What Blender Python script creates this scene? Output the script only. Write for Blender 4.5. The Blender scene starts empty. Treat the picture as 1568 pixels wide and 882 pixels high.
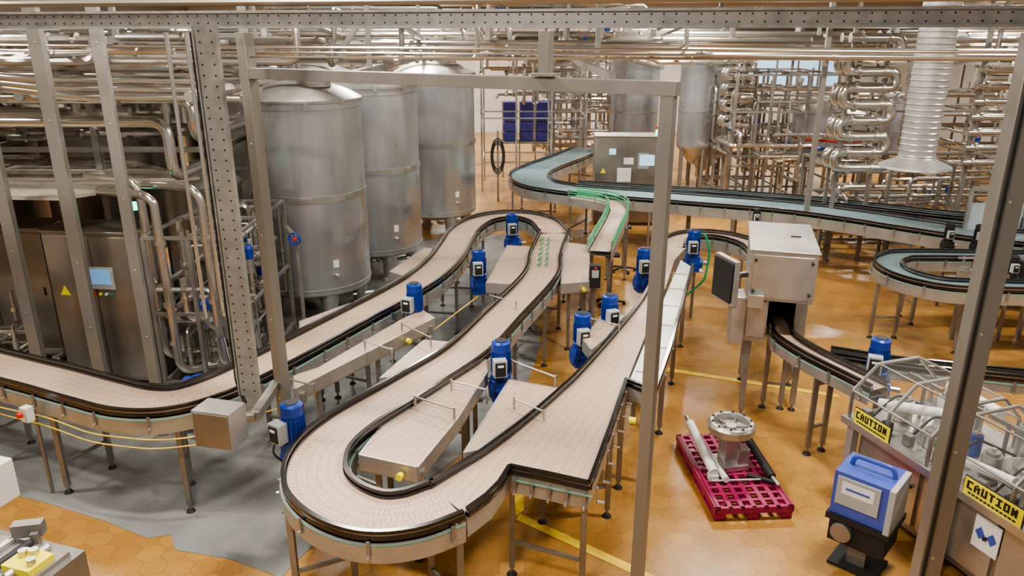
import bpy, math, random
from mathutils import Vector, Matrix
scene=bpy.context.scene
COL=scene.collection
# ---------------------------------------------------------------- materials
def mat(name,color,rough=.5,metal=0.,bump=None,var=0.,vscale=3.,stretch=(1,1,1),emit=0.,alpha=1.,coat=0.,aniso=0.):
    m=bpy.data.materials.new(name); m.use_nodes=True
    nt=m.node_tree; b=nt.nodes["Principled BSDF"]
    b.inputs["Base Color"].default_value=(*color,1); b.inputs["Roughness"].default_value=rough
    b.inputs["Metallic"].default_value=metal
    if coat: b.inputs["Coat Weight"].default_value=coat; b.inputs["Coat Roughness"].default_value=.15
    if aniso:
        b.inputs["Anisotropic"].default_value=aniso
        tg=nt.nodes.new("ShaderNodeTangent"); tg.direction_type='RADIAL'; tg.axis='Z'; nt.links.new(tg.outputs[0],b.inputs["Tangent"])
    if emit:
        b.inputs["Emission Color"].default_value=(*color,1); b.inputs["Emission Strength"].default_value=emit
    if alpha<1: b.inputs["Alpha"].default_value=alpha
    if var>0 or bump:
        tc=nt.nodes.new("ShaderNodeTexCoord"); mp=nt.nodes.new("ShaderNodeMapping"); mp.inputs["Scale"].default_value=stretch
        nz=nt.nodes.new("ShaderNodeTexNoise"); nz.inputs["Scale"].default_value=vscale; nz.inputs["Detail"].default_value=4
        nt.links.new(tc.outputs["Object"],mp.inputs[0]); nt.links.new(mp.outputs[0],nz.inputs["Vector"])
        if var>0:
            mr=nt.nodes.new("ShaderNodeMapRange"); mr.inputs["From Min"].default_value=.3; mr.inputs["From Max"].default_value=.7
            mr.inputs["To Min"].default_value=1-var; mr.inputs["To Max"].default_value=1+var*.6
            nt.links.new(nz.outputs["Fac"],mr.inputs["Value"])
            mx=nt.nodes.new("ShaderNodeVectorMath"); mx.operation='SCALE'; mx.inputs[0].default_value=color
            nt.links.new(mr.outputs[0],mx.inputs["Scale"]); nt.links.new(mx.outputs[0],b.inputs["Base Color"])
            mr2=nt.nodes.new("ShaderNodeMapRange"); mr2.inputs["To Min"].default_value=max(.05,rough-.12); mr2.inputs["To Max"].default_value=min(1,rough+.12)
            nt.links.new(nz.outputs["Fac"],mr2.inputs["Value"]); nt.links.new(mr2.outputs[0],b.inputs["Roughness"])
        if bump:
            bp=nt.nodes.new("ShaderNodeBump"); bp.inputs["Strength"].default_value=bump; bp.inputs["Distance"].default_value=.01
            nt.links.new(nz.outputs["Fac"],bp.inputs["Height"]); nt.links.new(bp.outputs[0],b.inputs["Normal"])
    return m
STEEL=mat("stainless_steel",(.55,.53,.495),.34,.82,var=.2,vscale=2.5)
SKIRT=mat("frame_steel",(.44,.42,.39),.36,.55,var=.15,vscale=4)
STEELD=mat("steel_dull",(.31,.29,.265),.42,.68,var=.2,vscale=3)
CABS=mat("cabinet_steel",(.36,.325,.28),.36,.78,var=.25,vscale=1.6)
GALV=mat("galvanised_steel",(.34,.325,.295),.5,.45,var=.2,vscale=9)
POST=mat("post_steel",(.27,.25,.22),.42,.5,var=.12,vscale=4,stretch=(1,1,.2))
TANK=mat("brushed_tank_steel",(.68,.70,.735),.30,.84,var=.12,vscale=2.2,stretch=(2,2,.3),aniso=.7)
CANO=mat("canopy_sheet",(.62,.56,.46),.28,.5,var=.12,vscale=2)
PIPE=mat("polished_pipe",(.66,.62,.565),.2,.92)
PIPED=mat("pipe_dull",(.38,.35,.31),.35,.78)
BLACK=mat("black_rail",(.009,.009,.010),.2,0,coat=.5)
RUB=mat("black_rubber",(.018,.018,.018),.6)
BLUE=mat("motor_blue",(.010,.045,.29),.36,.1)
GREYP=mat("grey_plastic",(.40,.41,.40),.45)
WHITE=mat("white_plastic",(.72,.71,.67),.4)
DUCT=mat("duct_galvanised",(.55,.54,.52),.35,.5,var=.1,vscale=6)
OFFW=mat("white_belt",(.66,.645,.60),.35,var=.05)
TEAL=mat("teal_trim",(.12,.38,.34),.4)
GREEN=mat("green_guard",(.02,.30,.12),.4)
YEL=mat("yellow_paint",(.78,.54,.04),.45,var=.25,vscale=6)
YELB=mat("yellow_sign",(.88,.76,.02),.4)
MAG=mat("magenta_plastic",(.30,.014,.075),.4)
RED=mat("red_paint",(.6,.03,.02),.4)
SCREEN=mat("screen_blue",(.16,.34,.55),.2,emit=.6)
SCRW=mat("screen_light",(.35,.62,.80),.2,emit=1.0)
GLOWG=mat("green_beacon",(.05,.9,.5),.3,emit=4)
LAMP=mat("lamp_emitter",(1,.96,.88),.3,emit=9)
PRB=mat("printer_blue",(.06,.10,.42),.35)
PAPER=mat("paper_label",(.8,.8,.78),.6)
DARK=mat("dark_void",(.03,.028,.025),.7)
GLASS=mat("clear_guard",(.25,.24,.22),.05,alpha=.12)
PURP=mat("blue_crates",(.05,.045,.26),.5)
GREY=mat("floor_grey",(.225,.23,.222),.28,var=.3,vscale=1.3)
HOLE=mat("hole_dark",(.02,.018,.015),.8)
PANEL=mat("pale_panel",(.50,.56,.60),.35,.1,var=.1,vscale=1)
def belt_mat(name,c1,c2,cm,bw,rh):
    m=bpy.data.materials.new(name); m.use_nodes=True; nt=m.node_tree; b=nt.nodes["Principled BSDF"]
    b.inputs["Roughness"].default_value=.42
    uv=nt.nodes.new("ShaderNodeUVMap")
    br=nt.nodes.new("ShaderNodeTexBrick"); br.offset=.5
    br.inputs["Scale"].default_value=1; br.inputs["Brick Width"].default_value=bw; br.inputs["Row Height"].default_value=rh
    br.inputs["Mortar Size"].default_value=.0026; br.inputs["Mortar Smooth"].default_value=.3
    br.inputs["Color1"].default_value=(*c1,1); br.inputs["Color2"].default_value=(*c2,1); br.inputs["Mortar"].default_value=(*cm,1)
    nt.links.new(uv.outputs[0],br.inputs["Vector"]); nt.links.new(br.outputs["Color"],b.inputs["Base Color"])
    bp=nt.nodes.new("ShaderNodeBump"); bp.invert=True; bp.inputs["Strength"].default_value=.4; bp.inputs["Distance"].default_value=.003
    nt.links.new(br.outputs["Fac"],bp.inputs["Height"]); nt.links.new(bp.outputs[0],b.inputs["Normal"])
    return m
BELT=belt_mat("beige_slat_belt",(.50,.365,.265),(.465,.335,.243),(.27,.18,.12),.042,.085)
TBELT=belt_mat("teal_slat_belt",(.19,.27,.29),(.165,.245,.265),(.085,.115,.125),.05,.09)
def floor_mat():
    m=bpy.data.materials.new("terracotta_hex_tiles"); m.use_nodes=True; nt=m.node_tree; b=nt.nodes["Principled BSDF"]
    N=nt.nodes.new; L=nt.links.new
    def vm(op,a,bv=None):
        n=N("ShaderNodeVectorMath"); n.operation=op
        for i,x in enumerate((a,bv)):
            if x is None: continue
            if isinstance(x,tuple): n.inputs[i].default_value=x
            else: L(x,n.inputs[i])
        return n
    def mm(op,a,bv=0.):
        n=N("ShaderNodeMath"); n.operation=op
        for i,x in enumerate((a,bv)):
            if isinstance(x,(int,float)): n.inputs[i].default_value=x
            else: L(x,n.inputs[i])
        return n.outputs[0]
    tc=N("ShaderNodeTexCoord")
    p=vm('MULTIPLY',tc.outputs["Object"],(4.3,4.3,0)).outputs[0]
    p=vm('ADD',p,(1000,1000*1.7320508,0)).outputs[0]
    r=(1,1.7320508,1); h=(.5,.8660254,0)
    a=vm('SUBTRACT',vm('MODULO',p,r).outputs[0],h).outputs[0]
    c=vm('SUBTRACT',vm('MODULO',vm('SUBTRACT',p,h).outputs[0],r).outputs[0],h).outputs[0]
    la=vm('DOT_PRODUCT',a,a).outputs["Value"]; lc=vm('DOT_PRODUCT',c,c).outputs["Value"]
    sel=mm('LESS_THAN',la,lc)
    mx=N("ShaderNodeMix"); mx.data_type='VECTOR'; L(sel,mx.inputs["Factor"]); L(c,mx.inputs[4]); L(a,mx.inputs[5])
    g=mx.outputs[1]
    ab=vm('ABSOLUTE',g).outputs[0]
    d2=vm('DOT_PRODUCT',ab,(.5,.8660254,0)).outputs["Value"]
    sp=N("ShaderNodeSeparateXYZ"); L(ab,sp.inputs[0])
    edge=mm('SUBTRACT',.5,mm('MAXIMUM',sp.outputs[0],d2))
    line=mm('LESS_THAN',edge,.020)
    cid=vm('SUBTRACT',p,g).outputs[0]
    wn=N("ShaderNodeTexWhiteNoise"); L(cid,wn.inputs["Vector"])
    nz=N("ShaderNodeTexNoise"); nz.inputs["Scale"].default_value=.7; nz.inputs["Detail"].default_value=6; L(tc.outputs["Object"],nz.inputs["Vector"])
    f=mm('ADD',mm('MULTIPLY',wn.outputs["Value"],.12),mm('MULTIPLY',nz.outputs["Fac"],.95))
    cr=N("ShaderNodeValToRGB"); L(f,cr.inputs[0])
    cr.color_ramp.elements[0].position=.28; cr.color_ramp.elements[0].color=(.25,.115,.027,1)
    cr.color_ramp.elements[1].position=.80; cr.color_ramp.elements[1].color=(.52,.285,.078,1)
    m2=N("ShaderNodeMix"); m2.data_type='RGBA'; L(mm('MULTIPLY',line,.45),m2.inputs["Factor"]); L(cr.outputs[0],m2.inputs[6]); m2.inputs[7].default_value=(.17,.085,.03,1)
    L(m2.outputs[2],b.inputs["Base Color"])
    n2=N("ShaderNodeTexNoise"); n2.inputs["Scale"].default_value=2.2; L(tc.outputs["Object"],n2.inputs["Vector"])
    mr=N("ShaderNodeMapRange"); mr.inputs["To Min"].default_value=.12; mr.inputs["To Max"].default_value=.42; L(n2.outputs["Fac"],mr.inputs["Value"]); L(mr.outputs[0],b.inputs["Roughness"])
    bp=N("ShaderNodeBump"); bp.invert=True; bp.inputs["Strength"].default_value=.3; bp.inputs["Distance"].default_value=.004
    L(line,bp.inputs["Height"]); L(bp.outputs[0],b.inputs["Normal"])
    return m
FLOOR=floor_mat()
WALL=mat("wall_panel",(.60,.56,.50),.6,var=.1,vscale=.6)
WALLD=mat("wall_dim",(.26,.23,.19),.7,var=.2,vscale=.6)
CEIL=mat("ceiling_dark",(.15,.13,.105),.8,var=.3,vscale=.8)
# ---------------------------------------------------------------- mesh builder
def cat(pts,n=8):
    P=[Vector(p) for p in pts]; P=[P[0]*2-P[1]]+P+[P[-1]*2-P[-2]]
    o=[]
    for i in range(1,len(P)-2):
        a,b,c,d=P[i-1:i+3]
        for k in range(n):
            t=k/n
            o.append(.5*((2*b)+(c-a)*t+(2*a-5*b+4*c-d)*t*t+(3*b-a-3*c+d)*t**3))
    o.append(P[-2]); return o
def offs(C,d):
    o=[]
    for i,p in enumerate(C):
        t=(C[min(i+1,len(C)-1)]-C[max(i-1,0)]).normalized()
        o.append(Vector((p.x-t.y*d,p.y+t.x*d)))
    return o
class MB:
    def __init__(s,name): s.n=name; s.v=[]; s.f=[]; s.m=[]; s.ml=[]; s.uv={}
    def mi(s,m):
        if m not in s.ml: s.ml.append(m)
        return s.ml.index(m)
    def add(s,V,F,m,uvs=None):
        o=len(s.v); s.v+= [tuple(x) for x in V]; k=s.mi(m)
        for i,f in enumerate(F):
            if uvs: s.uv[len(s.f)]=uvs[i]
            s.f.append([o+j for j in f]); s.m.append(k)
    def rotz(s,cx,cy,a):
        c,sn=math.cos(a),math.sin(a); s.v=[(cx+(x-cx)*c-(y-cy)*sn,cy+(x-cx)*sn+(y-cy)*c,z) for x,y,z in s.v]
    def box(s,c,d,m,rz=0,rx=0,ry=0):
        M=Matrix.Rotation(rz,3,'Z')@Matrix.Rotation(ry,3,'Y')@Matrix.Rotation(rx,3,'X')
        V=[Vector(c)+M@Vector((x*d[0]/2,y*d[1]/2,z*d[2]/2)) for x in(-1,1) for y in(-1,1) for z in(-1,1)]
        s.add(V,[(0,1,3,2),(4,6,7,5),(0,4,5,1),(2,3,7,6),(0,2,6,4),(1,5,7,3)],m)
    def bar(s,a,b,w,h,m):
        a=Vector(a);b=Vector(b);t=(b-a).normalized()
        up=Vector((0,0,1)) if abs(t.z)<.95 else Vector((0,1,0))
        x=t.cross(up).normalized(); u=x.cross(t)
        V=[p+x*(i*w/2)+u*(j*h/2) for p in(a,b) for i,j in((-1,-1),(1,-1),(1,1),(-1,1))]
        s.add(V,[(3,2,1,0),(4,5,6,7),(0,1,5,4),(1,2,6,5),(2,3,7,6),(3,0,4,7)],m)
    def cyl(s,a,b,r,m,r2=None,n=16,caps=True):
        a=Vector(a);b=Vector(b);r2=r if r2 is None else r2
        t=(b-a).normalized(); x=t.orthogonal().normalized(); y=t.cross(x)
        V=[];F=[]
        for p,q in((a,r),(b,r2)):
            for i in range(n):
                an=2*math.pi*i/n; V.append(p+x*(q*math.cos(an))+y*(q*math.sin(an)))
        for i in range(n): F.append((i,(i+1)%n,n+(i+1)%n,n+i))
        if caps: F.append(tuple(range(n-1,-1,-1))); F.append(tuple(range(n,2*n)))
        s.add(V,F,m)
    def tube(s,path,r,m,n=8,fil=None,closed=False):
        P=[Vector(p) for p in path]
        if fil and len(P)>2:
            Q=[P[0]]
            for i in range(1,len(P)-1):
                a=(P[i-1]-P[i]); b=(P[i+1]-P[i]); f=min(fil,a.length*.48,b.length*.48)
                if f<1e-4: continue
                A=P[i]+a.normalized()*f; B=P[i]+b.normalized()*f
                for k in range(6):
                    t=k/5; Q.append(A*(1-t)**2+P[i]*2*t*(1-t)+B*t*t)
            Q.append(P[-1]); P=Q
        V=[];F=[];x=None;L=len(P)
        for i,p in enumerate(P):
            if closed: t=(P[(i+1)%L]-P[i-1])
            else: t=P[min(i+1,L-1)]-P[max(i-1,0)]
            if t.length<1e-7: t=Vector((0,0,1))
            t.normalize()
            if x is None: x=t.orthogonal().normalized()
            else:
                x=x-t*x.dot(t)
                x=x.normalized() if x.length>1e-5 else t.orthogonal().normalized()
            y=t.cross(x)
            for k in range(n):
                an=2*math.pi*k/n; V.append(p+x*(r*math.cos(an))+y*(r*math.sin(an)))
        for i in range(L if closed else L-1):
            j=(i+1)%L
            for k in range(n): F.append((i*n+k,i*n+(k+1)%n,j*n+(k+1)%n,j*n+k))
        if not closed: F.append(tuple(range(n-1,-1,-1))); F.append(tuple(range((L-1)*n,L*n)))
        s.add(V,F,m)
    def lathe(s,c,prof,m,n=40):
        V=[];F=[]
        for r,z in prof:
            for i in range(n):
                a=2*math.pi*i/n; V.append((c[0]+r*math.cos(a),c[1]+r*math.sin(a),c[2]+z))
        for j in range(len(prof)-1):
            for i in range(n): F.append((j*n+i,j*n+(i+1)%n,(j+1)*n+(i+1)%n,(j+1)*n+i))
        s.add(V,F,m)
    def sweep(s,C,z,w,h,m):
        A=offs(C,w/2);B=offs(C,-w/2);V=[];F=[]
        for a,b in zip(A,B): V+=[(a.x,a.y,z),(b.x,b.y,z),(b.x,b.y,z+h),(a.x,a.y,z+h)]
        for i in range(len(C)-1):
            o=i*4
            for k in range(4): F.append((o+k,o+(k+1)%4,o+4+(k+1)%4,o+4+k))
        F.append((0,1,2,3)); e=(len(C)-1)*4; F.append((e+3,e+2,e+1,e))
        s.add(V,F,m)
    def ribbon(s,L,R,z,m):
        V=[];F=[];U=[];d=0;w=(L[0]-R[0]).length
        for i in range(len(L)):
            V+=[(L[i].x,L[i].y,z),(R[i].x,R[i].y,z)]
        for i in range(len(L)-1):
            d2=d+(((L[i+1]+R[i+1])-(L[i]+R[i]))/2).length
            F.append((2*i+1,2*i+3,2*i+2,2*i)); U.append([(d,0),(d2,0),(d2,w),(d,w)]); d=d2
        s.add(V,F,m,U)
    def poly(s,P,z0,z1,mt,ms,ang=0):
        n=len(P); ar=sum(P[i][0]*P[(i+1)%n][1]-P[(i+1)%n][0]*P[i][1] for i in range(n))
        if ar<0: P=P[::-1]
        c,sn=math.cos(ang),math.sin(ang)
        s.add([(x,y,z1) for x,y in P],[tuple(range(n))],mt,[[(x*c+y*sn+50,-x*sn+y*c+50) for x,y in P]])
        s.add([(x,y,z0) for x,y in P]+[(x,y,z1-.001) for x,y in P],[(i,(i+1)%n,n+(i+1)%n,n+i) for i in range(n)],ms)
    def build(s,bevel=0):
        me=bpy.data.meshes.new(s.n)
        xs=[v[0] for v in s.v];ys=[v[1] for v in s.v];zs=[v[2] for v in s.v]
        o=Vector(((min(xs)+max(xs))/2,(min(ys)+max(ys))/2,min(zs)))
        me.from_pydata([(v[0]-o.x,v[1]-o.y,v[2]-o.z) for v in s.v],[],s.f)
        for m in s.ml: me.materials.append(m)
        me.polygons.foreach_set("material_index",s.m)
        me.polygons.foreach_set("use_smooth",[True]*len(s.f))
        if s.uv:
            ul=me.uv_layers.new(name="UVMap")
            for fi,u in s.uv.items():
                for k,li in enumerate(me.polygons[fi].loop_indices): ul.data[li].uv=u[k]
        me.validate(); me.set_sharp_from_angle(angle=math.radians(35))
        ob=bpy.data.objects.new(s.n,me); ob.location=o; COL.objects.link(ob)
        if bevel:
            b=ob.modifiers.new("bevel",'BEVEL'); b.width=bevel; b.segments=2; b.limit_method='ANGLE'; b.angle_limit=math.radians(50)
        return ob
# ---------------------------------------------------------------- room
def slab(name,x0,x1,y0,y1,z0,z1,m):
    me=bpy.data.meshes.new(name)
    V=[(x,y,z) for x in(x0,x1) for y in(y0,y1) for z in(z0,z1)]
    me.from_pydata(V,[],[(0,1,3,2),(4,6,7,5),(0,4,5,1),(2,3,7,6),(0,2,6,4),(1,5,7,3)]); me.materials.append(m)
    ob=bpy.data.objects.new(name,me); COL.objects.link(ob)
XL,XR,YB=-15,20,37
slab("floor",XL,XR,-3,YB,-.1,0,FLOOR)
slab("wall_back",XL,XR,YB,YB+.2,0,7.4,WALL)
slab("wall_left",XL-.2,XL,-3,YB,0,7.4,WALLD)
slab("wall_right",XR,XR+.2,-3,YB,0,7.4,WALL)
slab("ceiling",XL,XR,-3,YB,7.4,7.6,CEIL)
g=MB("floor_coating_grey")
g.poly([(-5.5,6.85),(-4.75,6.6),(-4.07,6.33),(-3.5,6.05),(-3.3,6.1),(-3.16,5.88),(-2.6,5.75),(-2.06,5.5),(-1.9,5.9),(-1.2,6.6),(-.3,8.0),(.25,9.6),(.45,10.8),(.3,13),(.2,17.5),(-1.2,17.3),(-4.5,16.5),(-9,14),(-9,8)],.001,.004,GREY,GREY); g.build()
g=MB("floor_marking_yellow")
g.poly([(2.2,9.93),(2.2,9.82),(4.36,8.98),(4.37,9.08)],.001,.005,YEL,YEL)
g.poly([(.08,6.44),(.04,6.34),(.7,5.84),(1.3,5.38),(1.35,5.47),(.75,5.93)],.001,.005,YEL,YEL)
g.poly([(.02,6.9),(.12,6.87),(.12,6.5),(.04,6.4)],.001,.0045,YEL,YEL)
g.build()
# ---------------------------------------------------------------- conveyors
HB=1.13
def leg(mb,x,y,top,w=.05,m=STEELD):
    mb.box((x,y,(top+.06)/2+.03),(w,w,top-.06),m)
    mb.cyl((x,y,.02),(x,y,.1),.014,STEELD,n=8); mb.cyl((x,y,0),(x,y,.03),.05,RUB,r2=.03,n=12)
def lane(name,pts,w,h=HB,belt=BELT,legs=1.25,sm=8,rail=True,skirt=.2,off=.5,sides=(1,1),trim=True,seams=0):
    mb=MB(name); C=cat([Vector(p) for p in pts],sm)
    L=offs(C,w/2);R=offs(C,-w/2); mb.ribbon(L,R,h,belt)
    for q in range(1,seams+1): mb.sweep(offs(C,w*(q/(seams+1)-.5)),h-.002,.004,.004,PIPED)
    for k,sg in enumerate((1,-1)):
        if not sides[k]: continue
        e=offs(C,sg*(w/2+.012))
        if rail:
            mb.sweep(e,h-.01,.045,.035,BLACK); mb.sweep(offs(C,sg*(w/2+.016)),h+.04,.035,.03,BLACK)
            mb.sweep(offs(C,sg*(w/2+.02)),h+.02,.015,.03,STEEL)
        e2=offs(C,sg*(w/2+.04)); mb.sweep(e2,h-skirt,.012,skirt-.03,SKIRT)
        if trim: mb.sweep(offs(C,sg*(w/2+.046)),h-.048,.010,.008,TEAL)
        d=0
        for i in range(1,len(C)):
            d+=(C[i]-C[i-1]).length
            if d>.42:
                d=0; t=(C[i]-C[i-1]).normalized(); n=Vector((-t.y,t.x))*sg; q=C[i]+n*(w/2+.055)
                mb.box((q.x,q.y,h-.07),(.03,.012,.13),STEELD,rz=math.atan2(t.y,t.x))
                mb.cyl((q.x,q.y,h-.13),(q.x+n.x*.03,q.y+n.y*.03,h-.13),.012,STEEL,n=8)
    mb.ribbon(R,L,h-.09,STEELD)
    d=-off+legs
    for i in range(1,len(C)):
        d+=(C[i]-C[i-1]).length
        if d>legs:
            d=0; t=(C[i]-C[i-1]).normalized(); n=Vector((-t.y,t.x))
            a=C[i]+n*(w/2+.01); b=C[i]-n*(w/2+.01)
            leg(mb,a.x,a.y,h-.12); leg(mb,b.x,b.y,h-.12)
            mb.bar((a.x,a.y,.35),(b.x,b.y,.35),.03,.03,STEELD); mb.bar((a.x,a.y,h-.22),(b.x,b.y,h-.22),.05,.06,STEELD)
    mb.build()
A=[(-7.6,8.38),(-5.6,7.5),(-4.9,7.2),(-4.25,6.9),(-3.75,6.70),(-3.35,6.72),(-3.0,7.05),(-2.66,7.65),(-2.3,8.4),(-1.94,9.15),(-1.56,9.95),(-1.27,10.7),(-1.07,11.6),(-.97,12.5),(-.86,13.5),(-.53,14.35),(.10,14.65),(.58,14.2),(.77,13.3)]
lane("slat_conveyor",A,.50)
B=[(.77,13.3),(.55,11.9),(.42,10.7),(-.14,8.98),(-.52,7.9),(-1.04,7.0),(-1.48,6.3),(-1.66,5.8),(-1.62,5.35),(-1.40,5.02),(-1.08,4.83),(-.78,4.85),(-.5,5.02)]
lane("slat_conveyor",B,.47)
Lr=[Vector(p) for p in[(-.66,5.2),(-.51,5.38),(-.19,5.77),(.16,6.30),(.51,6.91),(.72,7.3),(1.23,8.38),(1.79,9.67),(2.22,11.0),(2.5,11.95),(2.62,12.45)]]
Lc=cat(Lr,6)
t=MB("accumulation_conveyor")
Rr=[(-.34,4.84),(-.16,5.08),(-.02,5.44),(.62,5.19),(1.18,7.06),(1.57,8.28),(2.2,10.2),(2.62,11.6),(2.95,12.3)]
t.poly([(p.x,p.y) for p in Lc]+Rr[::-1],HB-.2,HB+.001,BELT,SKIRT,ang=math.radians(66))
def rail(mb,P,h=HB):
    C=[Vector(p) for p in P]
    mb.sweep(C,h-.01,.045,.035,BLACK); mb.sweep(C,h+.04,.035,.03,BLACK); mb.sweep(C,h+.02,.015,.03,STEEL)
rail(t,[(p.x,p.y) for p in Lc])
rail(t,[(-.34,4.84),(-.2,5.02),(-.1,5.2),(-.02,5.44)]); rail(t,[(-.02,5.44),(.3,5.32),(.62,5.19)]); rail(t,[(.62,5.19),(.9,6.1),(1.18,7.06)])
t.bar((.0,5.40,HB-.055),(.64,5.155,HB-.055),.010,.010,TEAL)
for p in[(0.0,5.55),(.6,5.3),(.95,6.4),(.3,6.3),(1.13,6.9),(1.05,7.7),(1.5,8.3),(1.5,8.9),(1.95,9.6),(1.95,10.2),(2.35,10.9),(2.4,11.6),(2.8,12.2)]: leg(t,p[0],p[1],HB-.15)
for a,b in[((.0,5.55),(.6,5.3)),((.3,6.3),(.95,6.4)),((1.05,7.7),(1.5,8.3))]: t.bar((*a,.35),(*b,.35),.03,.03,STEELD)
for k in range(7):
    x=.66+k*.08; y=5.22+k*.285; t.box((x+.03,y,HB-.08),(.012,.03,.14),STEELD,rz=-.28); t.cyl((x+.03,y,HB-.14),(x+.09,y-.02,HB-.14),.012,STEEL,n=8)
for k in range(5):
    x=.02+k*.14; y=5.40-k*.055; t.box((x,y-.01,HB-.1),(.03,.012,.1),STEELD,rz=-.37); t.cyl((x,y-.01,HB-.16),(x-.01,y-.05,HB-.16),.012,STEEL,n=8)
t.cyl((1.14,6.5,HB-.1),(1.2,6.48,HB-.1),.035,YELB,n=12)
t.build()
t=MB("white_side_conveyor")
t.poly([(1.2,7.06),(1.43,6.85),(1.80,7.90),(2.82,11.2),(2.72,11.6),(1.60,8.28)],HB-.16,HB-.005,OFFW,SKIRT)
rail(t,[(1.18,7.1),(1.3,6.98),(1.43,6.84)]); rail(t,[(1.44,6.84),(1.80,7.90),(2.82,11.2)])
for i in range(6):
    f=(i+.5)/6; x=1.36+f*1.3; y=7.0+f*4.2; t.box((x+.03,y,HB+.0),(.34,.012,.006),STEELD,rz=-.3)
for p in[(1.42,7.0),(1.78,8.05),(2.2,9.4),(2.6,10.7)]: leg(t,p[0],p[1],HB-.12)
t.build()
lane("curved_infeed_conveyor",[(2.76,12.4),(2.92,12.85),(3.3,13.15),(3.8,13.02),(4.12,12.4),(4.0,11.3),(3.75,10.4),(3.6,9.9)],.34,legs=1.6)
def patch(name,P,ang,legs_at,m=BELT):
    mb=MB(name); mb.poly(P,HB-.17,HB-.008,m,SKIRT,ang=ang)
    n=len(P)
    for i in range(n):
        a=Vector((*P[i],HB-.08));b=Vector((*P[(i+1)%n],HB-.08)); mb.bar(a,b,.018,.15,SKIRT)
    cx=sum(p[0] for p in P)/n; cy=sum(p[1] for p in P)/n
    for x,y in legs_at: leg(mb,x,y,HB-.12)
    for x,y in P[:2]:
        mb.box((x+(cx-x)*.08,y+(cy-y)*.08,HB-.14),(.09,.09,.12),STEELD)
    a=Vector(P[0]);b=Vector(P[1]); d=(b-a).normalized(); o=Vector((d.y,-d.x))
    if o.dot(Vector((cx,cy))-a)>0: o=-o
    q=a+(b-a)*.75+o*.03; mb.cyl((q.x,q.y,HB-.1),(q.x+o.x*.05,q.y+o.y*.05,HB-.1),.032,YELB,n=12)
    mb.build()
patch("side_conveyor",[(-2.24,6.98),(-1.0,9.02),(-1.22,9.35),(-2.12,7.5),(-2.33,7.3)],math.radians(58),[(-2.1,7.35),(-1.6,8.2),(-1.15,9.0)])
patch("side_conveyor",[(-1.40,7.25),(-1.05,8.28),(-.72,8.22),(-.82,7.98),(-1.22,7.32)],math.radians(58),[(-1.2,7.6),(-1.0,8.1)])
patch("side_conveyor",[(-1.33,5.72),(-.80,5.52),(-.52,6.36),(-.27,7.4),(-.30,7.75),(-.78,6.9),(-1.22,6.2)],math.radians(62),[(-1.2,5.85),(-.85,5.75),(-.5,6.9),(-.4,7.3)])
patch("side_conveyor",[(-.03,7.21),(.48,7.0),(.1,6.4),(-.3,5.8),(-.42,5.75)],math.radians(62),[(.0,7.0),(.3,6.9)])
patch("side_conveyor",[(-.38,10.45),(.14,10.35),(.26,11.3),(.42,12.4),(-.08,12.5)],math.radians(80),[(-.25,10.6),(.05,10.6),(.1,12.2)])
patch("side_conveyor",[(-1.88,11.0),(-1.58,10.75),(-1.38,11.3),(-1.36,12.3),(-1.5,12.3)],math.radians(75),[(-1.6,11.2),(-1.45,12.0)])
patch("side_conveyor",[(-2.7,8.9),(-2.6,8.55),(-2.2,9.4),(-2.06,9.75)],math.radians(64),[(-2.5,8.9),(-2.2,9.4)])
patch("side_conveyor",[(.72,10.4),(1.15,10.5),(1.32,12.5),(.95,12.7),(.86,12.1)],math.radians(80),[(.85,10.6),(1.1,10.8),(1.2,12.3)])
patch("side_conveyor",[(.92,8.0),(1.12,8.35),(1.45,9.1),(1.2,9.2),(.85,8.3)],math.radians(66),[(1.0,8.3),(1.3,9.0)])
c=MB("guide_rail_crossbars")
for a,b in[((-.62,6.95),(-.25,6.75)),((-.95,6.6),(-.55,6.35)),((.0,7.45),(.45,7.05)),((-1.35,8.55),(-.95,8.1)),((.02,6.55),(.3,6.3)),((-1.7,8.0),(-1.35,7.75)),((-.3,9.6),(.05,9.3)),((.95,8.75),(1.3,8.5)),((-2.3,7.0),(-2.0,6.85))]:
    c.cyl((*a,HB+.1),(*b,HB+.1),.010,STEEL,n=8); c.cyl((*a,HB-.05),(*a,HB+.12),.012,STEEL,n=8); c.cyl((*b,HB-.05),(*b,HB+.12),.012,STEEL,n=8)
c.build()
c=MB("sensor_cable")
c.tube([(*p,.93) for p in[(-7,7.8),(-5.3,6.95),(-4.7,6.75),(-4.05,6.4),(-3.4,6.28),(-3.0,6.35),(-2.6,6.8),(-2.3,7.0),(-1.5,8.3),(-1.05,9.0),(-.5,10.4)]],.008,YEL,n=6,fil=.2)
c.tube([(*p,.85) for p in[(-7,7.8),(-5.3,6.95),(-4.7,6.72),(-4.05,6.38),(-3.4,6.25),(-3.0,6.35)]],.007,YEL,n=6,fil=.2); c.build()
c=MB("emergency_stop_box")
c.box((-4.86,6.72,.98),(.1,.08,.16),WHITE,rz=-.4); c.cyl((-4.88,6.67,1.0),(-4.9,6.63,1.0),.03,RED,n=12); c.bar((-4.84,6.8,0),(-4.84,6.8,1.0),.03,.03,STEELD); c.build(.005)
c=MB("chute_guide_markers")
for i in range(6):
    y=11.2+i*.3; c.bar((.42-.02+i*.02,y,HB+.03),(.46+i*.02,y+.16,HB+.03),.02,.02,GREEN); c.bar((.52+i*.02,y,HB+.03),(.56+i*.02,y+.16,HB+.03),.02,.02,GREEN)
c.build()
T=[(2.5,24.0),(1.6,21.9),(.85,20.4),(.45,19.2),(.62,18.0),(1.3,17.3),(2.4,16.8),(3.3,16.45),(4.5,15.95),(5.7,15.45),(6.8,14.65),(7.6,13.9),(8.6,13.1),(10.5,12.2)]
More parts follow.
